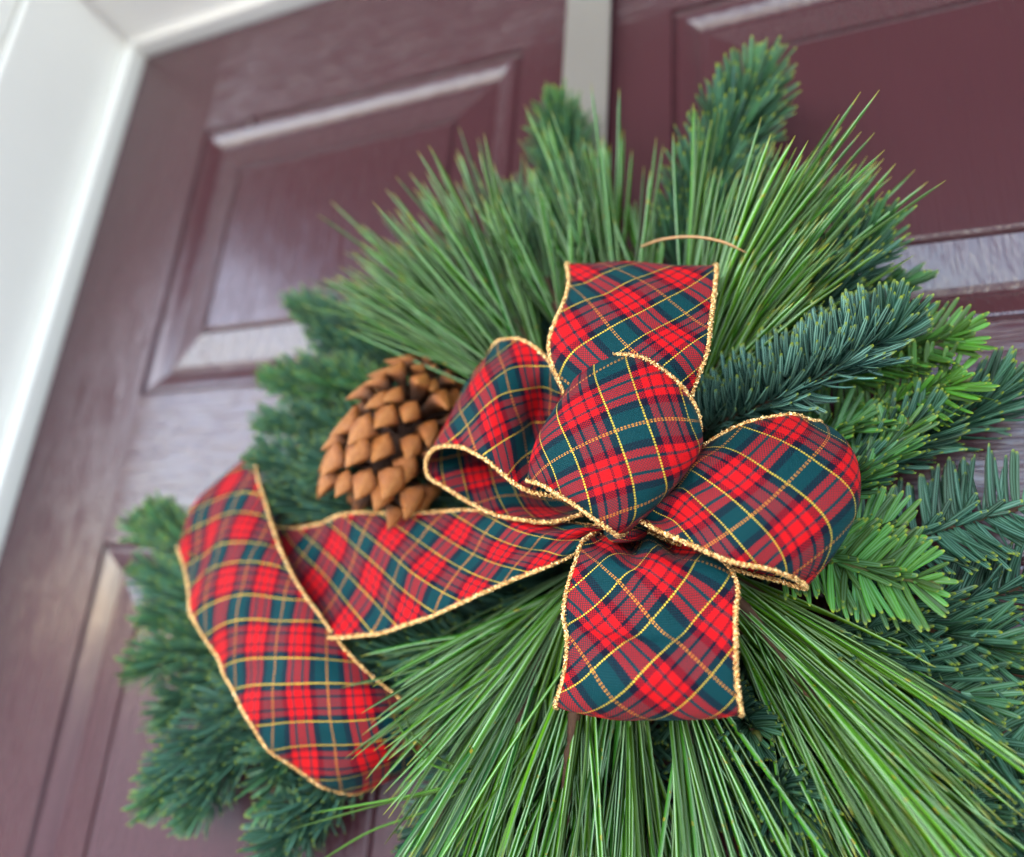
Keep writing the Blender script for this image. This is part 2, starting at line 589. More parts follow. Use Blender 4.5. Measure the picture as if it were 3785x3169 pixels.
def np_mesh(name, V, F, UV, UV2, mat, parent):
    me = bpy.data.meshes.new(name)
    V = V.reshape(-1, 3)
    F = F.reshape(-1, 4)
    me.vertices.add(len(V))
    me.vertices.foreach_set('co', V.astype(np.float32).ravel())
    me.loops.add(F.size)
    me.loops.foreach_set('vertex_index', F.astype(np.int32).ravel())
    me.polygons.add(len(F))
    me.polygons.foreach_set('loop_start', np.arange(0, F.size, 4, dtype=np.int32))
    me.update(calc_edges=True)
    for nm, D in (('uv', UV), ('uv2', UV2)):
        l = me.uv_layers.new(name=nm)
        l.data.foreach_set('uv', D.reshape(-1, 2)[F.ravel()].astype(np.float32).ravel())
    me.polygons.foreach_set('use_smooth', np.ones(len(F), dtype=bool))
    me.materials.append(mat)
    me.validate()
    o = bpy.data.objects.new(name, me)
    col.objects.link(o)
    o.parent = parent
    return o


def reparent(o, p, root_loc):
    o.parent = p
    o.matrix_parent_inverse = Matrix.Translation(-Vector([float(c) for c in root_loc])) if p is swag else Matrix.Identity(4)


def frames(path):
    tan = np.gradient(path, axis=0)
    tan /= np.linalg.norm(tan, axis=1)[:, None] + 1e-12
    return tan


def orth(v, t):
    v = v - (v * t).sum(1)[:, None] * t
    return v / (np.linalg.norm(v, axis=1)[:, None] + 1e-9)


def fir(pts, L=0.021, W=0.0022, dens=30, flat=0.25, fwd=34, curve=0.35, tone=0.2, up=(0.0, -0.75, 0.65), start=0.0, jit=9, bud=True, toneTip=0.25, comb=0.3):
    P = catmull([at(*p) for p in pts], 10)
    seglen = np.linalg.norm(np.diff(P, axis=0), axis=1)
    cum = np.concatenate([[0], np.cumsum(seglen)])
    total = cum[-1]
    tan = frames(P)
    V, F = tube_geo(P, np.linspace(0.0016, 0.0009, len(P)), 7)
    tw = mesh_obj('fir_sprig', V, F, M['bark'] if tone < 0.5 else M['twig_green'], None, True)
    reparent(tw, swag, swag.location)
    n = int(total * 100 * dens)
    s = np.sort(rng.uniform(start, 1.0, n)) * total
    idx = np.clip(np.searchsorted(cum, s) - 1, 0, len(P) - 2)
    fr_ = ((s - cum[idx]) / (seglen[idx] + 1e-9))[:, None]
    base = P[idx] * (1 - fr_) + P[idx + 1] * fr_
    T = tan[idx] * (1 - fr_) + tan[idx + 1] * fr_
    T /= np.linalg.norm(T, axis=1)[:, None]
    upv = np.tile(unit(up), (n, 1))
    nb = orth(upv, T)                       # face normal of the spray
    sb = np.cross(T, nb)
    phi = np.arange(n) * 2.39996 + rng.normal(0, 0.25, n)
    cx, sx = np.cos(phi), np.sin(phi)
    sx = sx * (1 - flat) + (0.28 * flat)    # comb-like when flat
    rad = cx[:, None] * sb + sx[:, None] * nb
    if flat > 0.5:
        sg = np.where(cx >= 0, 1.0, -1.0)
        rad = (sg * np.maximum(np.abs(cx), 0.75))[:, None] * sb + sx[:, None] * nb
    rad /= np.linalg.norm(rad, axis=1)[:, None]
    f01 = s / total
    ang = np.radians(fwd + 42 * np.clip((f01 - 0.86) / 0.14, 0, 1) + rng.normal(0, jit, n))
    d0 = np.cos(ang)[:, None] * rad + np.sin(ang)[:, None] * T
    lay = (rng.uniform(0, 1, n) < 0.30 * flat)
    d0[lay] = 0.8 * T[lay] + 0.38 * nb[lay] + rng.normal(0, 0.28, (lay.sum(), 3))
    base = base + np.where(lay, 0.0012, 0.0)[:, None] * nb
    d0 /= np.linalg.norm(d0, axis=1)[:, None]
    upb = unit(np.array(up))
    d0 = d0 + comb * upb[None] * (1 - flat)
    d0 /= np.linalg.norm(d0, axis=1)[:, None]
    bend = curve * (0.55 * T + 0.75 * upb[None] * (1 - 0.6 * flat) + rng.normal(0, 0.16, (n, 3)))
    Ls = L * rng.uniform(0.78, 1.1, n) * np.interp(f01, [0, 0.75, 0.94, 1], [1, 1, 0.8, 0.5])
    Ls = np.where(lay, Ls * 0.6, Ls)
    Ws = W * rng.uniform(0.85, 1.1, n)
    fn = VIEW[None] * 0.75 + 0.3 * T + 0.3 * nb + rng.normal(0, 0.25, (n, 3))
    tn = np.clip(tone + rng.normal(0, 0.07 if tone > 0.2 else 0.02, n) + toneTip * np.clip((f01 - 0.8) / 0.2, 0, 1), 0, 1)
    out = needle_batch(base + rad * 0.001, d0, bend, fn, Ls, Ws, rng.uniform(0, 1, n), tn)
    o = np_mesh('needles', *out, M['fir'], tw)
    o['kind'] = 'stuff'
    if bud:
        c, t = P[-1], tan[-1]
        rr = [0.0008, 0.0019, 0.0022, 0.0015, 0.0004]
        Vb, Fb = tube_geo([c + t * k * 0.0016 for k in range(5)], rr, 8)
        b = mesh_obj('bud', Vb, Fb, M['twig_green'], None, True)
        b.parent = tw
    return tw


SEP = [0]


def pine(pts, L=0.105, n=14, spread=(4, 26), sag=0.06, tone=0.35, sep=0, lo=0.25, W=0.0020, dirbias=(0, 0, 0), twig=0.0021, front=0.0):
    P = catmull([at(*p) for p in pts], 10)
    seglen = np.linalg.norm(np.diff(P, axis=0), axis=1)
    cum = np.concatenate([[0], np.cumsum(seglen)])
    total = cum[-1]
    tan = frames(P)
    rr = np.linspace(twig * 1.2, twig * 0.75, len(P)) * (1 + 0.10 * np.sin(np.arange(len(P)) * 2.1) + rng.normal(0, 0.16, len(P)))
    V, F = tube_geo(P - np.array([0, front, 0])[None], rr, 9)
    tw = mesh_obj('pine_sprig', V, F, M['bark'], None, True)
    reparent(tw, swag, swag.location)
    n = max(4, int(n * 0.85))
    nf = n * 5
    s = np.repeat(np.sort(rng.uniform(lo, 1.0, n)), 5) * total
    idx = np.clip(np.searchsorted(cum, s) - 1, 0, len(P) - 2)
    f = ((s - cum[idx]) / (seglen[idx] + 1e-9))[:, None]
    base = P[idx] * (1 - f) + P[idx + 1] * f
    T = tan[idx] + np.asarray(dirbias)[None]
    T /= np.linalg.norm(T, axis=1)[:, None]
    upv = np.tile(unit((0.1, -0.8, 0.6)), (nf, 1))
    nb = orth(upv, T)
    sb = np.cross(T, nb)
    phi = np.repeat(np.arange(n) * 2.39996 + rng.uniform(0, 1, n), 5) + rng.normal(0, 0.45, nf)
    a = np.radians(np.repeat(rng.uniform(spread[0], spread[1], n), 5) + rng.normal(0, 5.0, nf))
    rad = np.cos(phi)[:, None] * sb + (np.sin(phi) * 0.75 + 0.25)[:, None] * nb
    rad /= np.linalg.norm(rad, axis=1)[:, None]
    d0 = np.cos(a)[:, None] * T + np.sin(a)[:, None] * rad
    bend = sag * (np.array([0, 0.1, -1.0])[None] + rng.normal(0, 0.6, (nf, 3))) + rng.normal(0, 0.028, (nf, 3)) - 0.05 * rad
    Ls = L * np.repeat(rng.uniform(0.8, 1.08, n), 5) * rng.uniform(0.92, 1.04, nf)
    fn = VIEW[None] + rng.normal(0, 0.6, (nf, 3))
    tn = np.clip(tone + np.repeat(rng.normal(0, 0.18, n), 5), 0, 1)
    V, F, UV, UV2 = needle_batch(base + rad * twig * 0.6, d0, bend, fn, Ls, W * rng.uniform(0.85, 1.1, nf), rng.uniform(0, 1, nf), tn, seg=9, pine=True)
    k = min(sep, nf)
    if k:
        # the needles reaching furthest out in front are single objects
        order = np.argsort(V[:, 5, 0, 1])
        one, rest = order[:k], order[k:]
        for i in one:
            np_mesh('needle', V[i:i + 1], F[0:1], UV[i:i + 1], UV2[i:i + 1], M['pine'], tw)
        SEP[0] += k
    else:
        rest = np.arange(nf)
    if len(rest):
        o = np_mesh('needles', V[rest], F[:len(rest)], UV[rest], UV2[rest], M['pine'], tw)
        o['kind'] = 'stuff'
    return tw


# --- fir, back layer behind the bow
for a in ([(1300, 1040, .022), (1280, 640, .022)], [(1260, 1020, .025), (1010, 720, .022)], [(1340, 1000, .025), (1600, 760, .022)],
          [(1240, 1100, .022), (960, 1330, .02)], [(1350, 1120, .024), (1640, 1420, .02)], [(1300, 1150, .022), (1290, 1700, .02)],
          [(1250, 1060, .022), (850, 1000, .02)], [(1340, 1060, .022), (1700, 1130, .02)], [(1280, 1150, .02), (1110, 1560, .018)],
          [(1340, 1150, .02), (1480, 1640, .02)], [(1270, 1000, .02), (1130, 640, .02)], [(1340, 980, .02), (1450, 620, .02)]):
    fir(a, L=0.024, dens=40, tone=0.10, bud=False)

# --- fir, upper
fir([(1400, 560, .030), (1470, 350, .034), (1555, 165, .036)], L=0.026, W=0.0022, dens=52, flat=0.0, fwd=14, curve=0.34, tone=0.30, up=(0.35, -0.75, 0.55), comb=0.12)
fir([(1200, 560, .020), (1170, 380, .022), (1145, 235, .024)], L=0.024, W=0.0021, dens=52, flat=0.0, comb=0.1, fwd=22, curve=0.2, tone=0.38, up=(-0.1, -0.9, 0.4), toneTip=0.4)
fir([(1440, 560, .040), (1460, 400, .042)], L=0.016, dens=20, flat=0.9, tone=0.75, fwd=35, curve=0.1)
fir([(1080, 560, .018), (1060, 420, .018)], L=0.018, dens=26, tone=0.3)
# --- fir, right side
fir([(1480, 900, .030), (1650, 660, .040), (1790, 480, .044)], L=0.021, dens=34, fwd=28, curve=0.45, tone=0.10, up=(0.3, -0.85, 0.35), toneTip=0.55)
fir([(1620, 640, .024), (1850, 590, .024)], L=0.018, dens=18, flat=0.7, tone=0.4, fwd=52)
fir([(1440, 880, .052), (1640, 790, .060), (1850, 672, .062)], L=0.0215, W=0.0025, dens=60, fwd=12, curve=0.30, flat=0.15, tone=0.0, up=(-0.30, -0.45, 0.85), toneTip=0.2, comb=0.75)
fir([(1700, 770, .036), (1830, 725, .036), (1965, 695, .040)], L=0.021, dens=24, flat=0.9, tone=0.88, fwd=34, curve=0.1, up=(0.1, -0.95, 0.2))
fir([(1640, 900, .034), (1780, 850, .035), (1960, 785, .042)], L=0.022, dens=22, flat=0.9, tone=0.95, fwd=18, curve=0.1, up=(0.0, -0.95, 0.2))
fir([(1620, 950, .042), (1700, 885, .044), (1790, 868, .046)], L=0.018, dens=22, flat=0.8, tone=0.62, fwd=42, curve=0.12)
fir([(1780, 930, .022), (1930, 880, .024), (2070, 800, .026)], L=0.021, dens=30, fwd=42, curve=0.25, tone=0.14, up=(0.2, -0.8, 0.5))
fir([(1680, 1010, .034), (1820, 930, .036), (1910, 870, .038)], L=0.020, dens=30, fwd=36, curve=0.3, tone=0.10, up=(0.1, -0.8, 0.5))
fir([(1700, 1020, .046), (1790, 950, .048), (1850, 880, .050)], L=0.018, dens=24, flat=0.8, tone=0.6, fwd=40, curve=0.12)
fir([(1640, 1120, .042), (1760, 1100, .044), (1840, 1095, .044)], L=0.020, dens=24, flat=0.9, tone=0.66, fwd=22, curve=0.12, up=(0.1, -0.95, 0.2))
fir([(1600, 1110, .052), (1760, 1165, .056), (1890, 1195, .058)], L=0.021, W=0.0024, dens=26, flat=0.85, tone=0.70, fwd=26, curve=0.12, up=(0.2, -0.9, -0.1))
fir([(1780, 1130, .026), (1950, 1080, .028), (2140, 1030, .030)], L=0.024, W=0.0025, dens=22, flat=0.85, tone=0.10, fwd=14, curve=0.14, up=(0.1, -0.9, 0.3))
fir([(1700, 1180, .028), (1900, 1290, .030), (2060, 1330, .032)], L=0.022, W=0.0024, dens=30, fwd=30, curve=0.25, tone=0.17, up=(0.2, -0.9, 0.2))
fir([(1900, 1240, .022), (2000, 1230, .024), (2140, 1190, .026)], L=0.021, dens=26, fwd=25, flat=0.5, curve=0.2, tone=0.08)
fir([(1700, 1290, .030), (1860, 1370, .034), (2000, 1440, .036)], L=0.022, W=0.0024, dens=34, fwd=28, curve=0.28, tone=0.12, up=(0.1, -0.9, 0.3))
fir([(1820, 1420, .024), (1980, 1500, .028), (2140, 1580, .030)], L=0.023, W=0.0025, dens=30, flat=0.6, fwd=16, curve=0.22, tone=0.17, up=(0.2, -0.9, 0.2))
fir([(1700, 1420, .020), (1860, 1560, .026), (2020, 1700, .028)], L=0.023, dens=30, fwd=22, curve=0.28, tone=0.17, up=(0.2, -0.9, 0.2))
fir([(1880, 1620, .022), (2140, 1720, .026)], L=0.022, dens=30, fwd=22, curve=0.2, tone=0.08)
fir([(1640, 1560, .020), (1820, 1760, .026)], L=0.022, dens=30, fwd=25, tone=0.17)
fir([(1480, 1420, .026), (1545, 1500, .048)], L=0.016, dens=44, fwd=34, tone=0.10, up=(0, -1, 0.1))
fir([(1550, 1560, .024), (1620, 1640, .048)], L=0.019, dens=44, fwd=34, tone=0.10, up=(0, -1, 0.1))
fir([(1480, 1560, .020), (1640, 1800, .028)], L=0.021, dens=30, tone=0.08)
fir([(1600, 1480, .018), (1720, 1720, .022)], L=0.021, dens=28, tone=0.10)
fir([(1950, 1330, .016), (2130, 1400, .018)], L=0.020, dens=22, tone=0.10)
# --- fir, left side behind the cone
fir([(900, 760, .020), (760, 690, .022), (620, 640, .024)], L=0.020, dens=34, fwd=40, tone=0.22, toneTip=0.4)
fir([(920, 800, .018), (760, 740, .02), (660, 690, .02)], L=0.020, dens=28, tone=0.15)
fir([(920, 880, .022), (730, 800, .024), (570, 790, .024)], L=0.021, dens=34, fwd=40, tone=0.30, toneTip=0.4)
fir([(900, 900, .026), (780, 810, .030), (650, 800, .032)], L=0.019, dens=30, tone=0.45)
fir([(920, 950, .022), (720, 880, .024), (560, 880, .024)], L=0.021, dens=34, tone=0.18)
fir([(900, 1000, .022), (700, 970, .026), (540, 950, .028)], L=0.021, dens=34, tone=0.14)
fir([(900, 1050, .020), (720, 1040, .022), (560, 1030, .024)], L=0.021, dens=34, tone=0.12)
fir([(820, 900, .032), (720, 940, .036), (660, 980, .036)], L=0.019, dens=30, tone=0.12)
# --- fir, lower left beyond the ribbon tail
fir([(560, 1240, .018), (400, 1130, .020), (330, 1060, .020)], L=0.021, dens=32, tone=0.40, fwd=45)
fir([(470, 1170, .015), (370, 1110, .016), (290, 1085, .017)], L=0.020, dens=22, tone=0.5, fwd=45)
fir([(560, 1260, .016), (400, 1220, .018), (310, 1180, .018)], L=0.020, dens=32, tone=0.25)
fir([(560, 1330, .018), (400, 1330, .022), (300, 1375, .024)], L=0.021, dens=34, tone=0.30, toneTip=0.4)
fir([(580, 1300, .014), (430, 1270, .015), (320, 1270, .015)], L=0.020, dens=30, tone=0.3)
fir([(700, 1400, .018), (520, 1440, .024), (330, 1640, .026)], L=0.023, dens=36, tone=0.12, fwd=30, up=(-0.2, -0.85, 0.4), toneTip=0.5)
fir([(680, 1420, .020), (500, 1530, .022), (400, 1670, .022)], L=0.022, dens=34, tone=0.14, fwd=34)
fir([(560, 1360, .014), (430, 1400, .015), (350, 1470, .016)], L=0.021, dens=30, tone=0.2)
fir([(720, 1440, .022), (600, 1530, .028), (555, 1640, .030)], L=0.021, dens=34, tone=0.24, fwd=30, toneTip=0.4)
fir([(760, 1520, .016), (640, 1640, .020), (560, 1770, .022)], L=0.022, dens=32, tone=0.12)
fir([(760, 1540, .014), (680, 1640, .016), (640, 1700, .016)], L=0.018, dens=28, tone=0.10)
fir([(1000, 1330, .026), (860, 1340, .030), (740, 1350, .032)], L=0.019, dens=32, tone=0.17)
fir([(1000, 1380, .022), (880, 1420, .026), (790, 1430, .026)], L=0.019, dens=32, tone=0.11)
fir([(1020, 1480, .012), (920, 1640, .014), (860, 1790, .014)], L=0.018, dens=22, tone=0.08)
fir([(1100, 1400, .016), (1000, 1700, .016), (980, 1800, .016)], L=0.020, dens=26, tone=0.11)

# --- pine sprays
pine([(1150, 880, .040), (1060, 770, .050), (975, 690, .054)], L=0.118, n=26, spread=(3, 24), sag=0.03, tone=0.32)
pine([(1160, 860, .040), (1090, 720, .050), (1040, 620, .055)], L=0.105, n=18, spread=(4, 28), sag=0.02, tone=0.35)
pine([(1150, 900, .042), (1040, 800, .052), (950, 735, .056)], L=0.112, n=24, spread=(2, 20), sag=0.03, tone=0.34)
pine([(1190, 820, .045), (1150, 660, .052), (1120, 570, .054)], L=0.082, n=10, spread=(4, 30), sag=0.0, tone=0.36)
pine([(1290, 780, .036), (1265, 620, .044), (1250, 540, .047)], L=0.090, n=9, spread=(3, 24), sag=-0.02, tone=0.42)
pine([(1285, 780, .040), (1230, 620, .046), (1200, 530, .048)], L=0.086, n=9, spread=(3, 18), sag=-0.02, tone=0.40)
pine([(1390, 870, .046), (1500, 710, .054), (1570, 620, .056)], L=0.088, n=13, spread=(3, 18), sag=0.0, tone=0.46)
pine([(1290, 1180, .028), (1230, 1400, .034), (1210, 1620, .034)], L=0.100, n=24, spread=(5, 26), sag=0.04, tone=0.40)
pine([(1330, 760, .036), (1330, 600, .040), (1325, 540, .040)], L=0.050, n=6, spread=(5, 28), sag=0.0, tone=0.42)
pine([(1380, 800, .044), (1400, 680, .050), (1410, 590, .052)], L=0.090, n=5, spread=(2, 10), sag=-0.02, tone=0.44, sep=25)
pine([(1370, 860, .042), (1440, 700, .052), (1490, 620, .056)], L=0.100, n=22, spread=(3, 20), sag=0.02, tone=0.45, sep=45)
pine([(1380, 880, .042), (1480, 760, .052), (1550, 700, .054)], L=0.082, n=16, spread=(3, 22), sag=0.03, tone=0.48, sep=30)
pine([(1400, 900, .040), (1450, 820, .048), (1490, 780, .050)], L=0.060, n=8, spread=(5, 26), sag=0.0, tone=0.48)
pine([(1240, 1110, .036), (1170, 1230, .040), (1120, 1320, .042)], L=0.105, n=20, spread=(4, 24), sag=0.05, tone=0.28, sep=30, dirbias=(-0.62, 0.05, 0.10))
pine([(1230, 1100, .042), (1130, 1300, .050), (1080, 1460, .054)], L=0.122, n=17, spread=(3, 24), sag=0.05, tone=0.36, sep=35, dirbias=(-0.18, 0.02, -0.1))
pine([(1110, 1330, .052), (1080, 1430, .054), (1060, 1540, .052)], L=0.095, n=14, spread=(3, 20), sag=0.04, tone=0.55, sep=20, front=0.003)
pine([(1230, 1160, .044), (1195, 1400, .052), (1175, 1560, .053), (1158, 1800, .048)], L=0.110, n=30, spread=(4, 22), sag=0.04, tone=0.5, sep=50, twig=0.0026, front=0.006)
pine([(1330, 1160, .044), (1385, 1380, .052), (1415, 1540, .052), (1440, 1760, .046)], L=0.105, n=30, spread=(4, 22), sag=0.04, tone=0.44, sep=40, front=0.004)
pine([(1290, 1160, .036), (1290, 1400, .042), (1300, 1600, .042)], L=0.100, n=26, spread=(5, 24), sag=0.04, tone=0.40)
pine([(1340, 1090, .042), (1520, 1240, .048), (1620, 1370, .052), (1690, 1460, .052)], L=0.112, n=26, spread=(3, 17), sag=0.05, tone=0.60, sep=25, front=0.006)
pine([(1400, 1110, .040), (1560, 1220, .044), (1640, 1300, .046)], L=0.098, n=14, spread=(3, 16), sag=0.03, tone=0.62)
pine([(1440, 1180, .036), (1540, 1340, .042), (1590, 1480, .042)], L=0.080, n=12, spread=(4, 18), sag=0.04, tone=0.45)

# ------------------------------------------------------------------ stray needles lying on the swag
def stray(name, label, cat, ptss, mat, r=0.0006, group=None):
    root = None
    if len(ptss) > 1:
        root = thing(name, label, cat, at(*ptss[0][0]), group)
    for pl in ptss:
        path = catmull([at(*p) for p in pl], 10)
        V, F = tube_geo(path, np.interp(np.linspace(0, 1, len(path)), [0, 0.1, 0.85, 1], [r * 0.8, r, r * 0.9, r * 0.2]), 6)
        n = len(path)
        uv = [((j + 0.5) / 6, i / n) for i in range(n) for j in range(6)]
        rv = random.random()
        o = mesh_obj(name if root is None else 'needle', V, F, mat, root, True, {'uv': uv, 'uv2': [(rv, 0.6)] * len(uv)})
        if root is None:
            o['label'] = label
            o['category'] = cat


stray('dry_needle', 'curved dry brown pine needle lying above the top bow loop', 'needle',
      [[(1315, 506, .070), (1360, 491, .078), (1420, 486, .082), (1480, 496, .082), (1532, 519, .078)]], M['dry'], 0.0007)
stray('needle_bundle', 'loose bundle of five long pine needles crossing the lower left gap', 'needle',
      [[(1020, 1575, .060), (900, 1622, .062), (780, 1650, .060), (600, 1700, .052)],
       [(1020, 1574, .060), (920, 1612, .062), (800, 1640, .062), (640, 1668, .056)],
       [(1020, 1574, .060), (920, 1565, .064), (850, 1510, .066), (830, 1462, .066)],
       [(1020, 1575, .060), (930, 1582, .062), (860, 1550, .064), (808, 1470, .062)],
       [(1020, 1576, .060), (880, 1660, .060), (760, 1705, .056), (650, 1770, .050)]], M['pine'])

# ------------------------------------------------------------------ pine cone
cb, ct = at(768, 1000, .052), at(862, 815, .050)
axis = unit(ct - cb)
cone = thing('pine_cone', 'open brown pine cone wired between the fir and the left bow loop', 'pine cone', cb)


def scale_mesh():
    me = bpy.data.meshes.new('scale')
    rings = [(0.0, 0.16, 0.07, 0.0), (0.35, 0.40, 0.07, 0.02), (0.66, 0.66, 0.12, 0.04), (0.82, 0.84, 0.26, 0.05), (0.95, 0.80, 0.42, 0.04), (1.04, 0.54, 0.42, -0.04), (1.10, 0.28, 0.26, -0.17), (1.14, 0.08, 0.09, -0.30)]
    V, F, k = [], [], 8
    for (x, w, t, z) in rings:
        for j in range(k):
            th = 2 * math.pi * j / k
            zz = math.sin(th) * t * 0.5
            if math.sin(th) > 0:
                zz *= 1.0 + 0.7 * (1 - abs(math.cos(th)))      # keel on the outer face
            V.append((x, math.cos(th) * w * 0.5, z + zz))
    for i in range(len(rings) - 1):
        for j in range(k):
            F.append((i * k + j, i * k + (j + 1) % k, (i + 1) * k + (j + 1) % k, (i + 1) * k + j))
    F.append(tuple((len(rings) - 1) * k + j for j in range(k)))
    F.append(tuple(range(k))[::-1])
    me.from_pydata(V, [], F)
    me.polygons.foreach_set('use_smooth', [True] * len(me.polygons))
    me.materials.append(M['cone'])
    return me


SM = scale_mesh()
e1 = unit(np.cross(axis, (0, -1, 0.2)))
e2 = np.cross(axis, e1)
LEN = 0.066
cp = [cb + axis * LEN * t for t in np.linspace(-0.02, 1, 8)]
V, F = tube_geo(cp, [0.006, 0.010, 0.012, 0.0115, 0.010, 0.008, 0.005, 0.002], 10)
mesh_obj('core', V, F, M['cone_core'], cone, True)
NS = 92
for i in range(NS):
    t = (i + 0.5) / NS
    t = t ** 1.05
    phi = i * 2.39996 + random.uniform(-0.14, 0.14)
    rad = math.cos(phi) * e1 + math.sin(phi) * e2
    lift = math.radians(np.interp(t, [0, 0.25, 0.6, 1], [-30, -6, 20, 62]) + random.uniform(-11, 11))
    x = math.cos(lift) * rad + math.sin(lift) * axis
    z = unit(-np.cross(x, np.cross(x, axis)) * -1)
    z = unit(axis - x * axis.dot(x))
    y = np.cross(z, x)
    size = np.interp(t, [0, 0.15, 0.5, 0.85, 1], [0.0225, 0.0255, 0.0245, 0.018, 0.011]) * random.uniform(0.88, 1.1)
    wsc = np.interp(t, [0, 0.3, 1], [0.46, 0.46, 0.40])
    # the tip of each scale turns towards the base: local -z
    p = cb + axis * LEN * t * 0.97 + rad * 0.006
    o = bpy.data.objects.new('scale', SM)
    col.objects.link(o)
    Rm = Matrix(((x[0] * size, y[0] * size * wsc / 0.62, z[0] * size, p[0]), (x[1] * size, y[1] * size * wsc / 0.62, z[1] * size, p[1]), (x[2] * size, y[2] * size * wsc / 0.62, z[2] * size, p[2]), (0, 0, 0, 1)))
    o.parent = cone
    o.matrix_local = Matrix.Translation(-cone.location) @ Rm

# ------------------------------------------------------------------ ribbon bow
bow = thing('ribbon_bow', 'red and green tartan ribbon bow with gold wired edges on the swag', 'bow', at(1270, 1060, 0.08))
RW = 0.0635


def interp_station(S, n):
    """S: list of (A, M or None, B) pixel stations -> arrays of A, M, B curves"""
    A = np.array([at(*s[0]) for s in S])
    B = np.array([at(*s[2]) for s in S])
    Mm = np.array([at(*s[1]) if s[1] is not None else (at(*s[0]) + at(*s[2])) / 2 for s in S])
    return catmull(A, n), catmull(Mm, n), catmull(B, n)


def ribbon(name, S, u0=0.0, n=12, nc=14, wr=0.0007, seed=1, label=None, flip=False, edges=(True, True), pleat=(0.0, 0.0), pk=2.4):
    A, Mc, B = interp_station(S, n)
    rows_n = len(A)
    rs = np.random.default_rng(seed)
    ph = rs.uniform(0, 6.28, 8)
    w = np.linspace(0, 1, nc + 1)
    G = np.empty((rows_n, nc + 1, 3))
    for j, x in enumerate(w):
        c = Mc * 1.0
        # quadratic through A, M, B
        G[:, j] = A * (2 * (x - 0.5) * (x - 1)) + c * (4 * x * (1 - x)) + B * (2 * x * (x - 0.5))
    dl = np.linalg.norm(np.diff(Mc, axis=0), axis=1) * 0.5 + 0.25 * (np.linalg.norm(np.diff(A, axis=0), axis=1) + np.linalg.norm(np.diff(B, axis=0), axis=1))
    su = u0 + np.concatenate([[0], np.cumsum(dl)])
    # soft wrinkles along the surface normal
    tu = np.gradient(G, axis=0)
    tv = np.gradient(G, axis=1)
    nn = np.cross(tu, tv)
    nn /= np.linalg.norm(nn, axis=2)[..., None] + 1e-12
    uu, vv = np.meshgrid(su / 0.0635, w, indexing='ij')
    wv = (np.sin(5.1 * uu + 2.3 * vv + ph[0]) + 0.7 * np.sin(8.3 * uu - 4.1 * vv + ph[1]) + 0.5 * np.sin(3.1 * uu + 9.7 * vv + ph[2]) + 0.35 * np.sin(15 * uu + 7 * vv + ph[3]) + 1.1 * (1 - 2 * np.abs(np.sin(2.3 * uu + 1.9 * vv + ph[6]))) + 0.8 * (1 - 2 * np.abs(np.sin(1.7 * uu - 3.1 * vv + ph[7]))))
    sl = np.repeat(((su - su[0]))[:, None], nc + 1, 1)
    sr = np.repeat(((su[-1] - su))[:, None], nc + 1, 1)
    win = np.sin(np.pi * w)[None] ** 0.7
    pl = pleat[0] * np.exp(-sl / 0.019) * np.sin(2 * math.pi * pk * w[None] + ph[4]) + pleat[1] * np.exp(-sr / 0.016) * np.sin(2 * math.pi * pk * w[None] + ph[5])
    G = G + nn * (wr * wv + pl * win)[..., None]
    V = G.reshape(-1, 3)
    m = nc + 1
    F = [(i * m + j, i * m + j + 1, (i + 1) * m + j + 1, (i + 1) * m + j) for i in range(rows_n - 1) for j in range(nc)]
    uv = np.stack([np.repeat(su, m), np.tile((1 - w if flip else w) * RW, rows_n)], 1)
    o = mesh_obj(name, V, F, M['plaid'], bow, True, {'uv': uv})
    if label:
        o['label'] = label
    so = o.modifiers.new('thickness', 'SOLIDIFY')
    so.thickness = 0.00035
    so.offset = 0
    for e, j in zip(edges, (0, nc)):
        if not e:
            continue
        path = G[:, j]
        # resample evenly and sweep a beaded cord
        seg = np.linalg.norm(np.diff(path, axis=0), axis=1)
        cu = np.concatenate([[0], np.cumsum(seg)])
        k = max(8, int(cu[-1] / 0.00042))
        q = np.linspace(0, cu[-1], k)
        pts = np.stack([np.interp(q, cu, path[:, c]) for c in range(3)], 1)
        wob = np.random.default_rng(seed + 50 + j).normal(0, 0.00007, pts.shape)
        V2, F2 = tube_geo(pts + wob, 1.0, 10)
        V2 = np.array(V2)
        r2 = np.random.default_rng(seed + j)
        ctr = np.repeat(pts + wob, 10, axis=0)
        th = np.tile(np.arange(10) * 2 * math.pi / 10, k)
        rr = 0.00098 + 0.00028 * np.cos(2 * th - np.repeat(q, 10) * 2 * math.pi / 0.0019) + 0.00016 * np.cos(5 * th + np.repeat(q, 10) * 2 * math.pi / 0.0013) + r2.normal(0, 0.00009, len(th))
        V2 = ctr + (V2 - ctr) * rr[:, None]
        ed = mesh_obj('wired_edge', list(V2), F2, M['gold'], None, False)
        ed.parent = o
    return o


def widths(nm, S):
    print(nm, [round(float(np.linalg.norm(at(*s[0]) - at(*s[2]))) * 1000) for s in S])


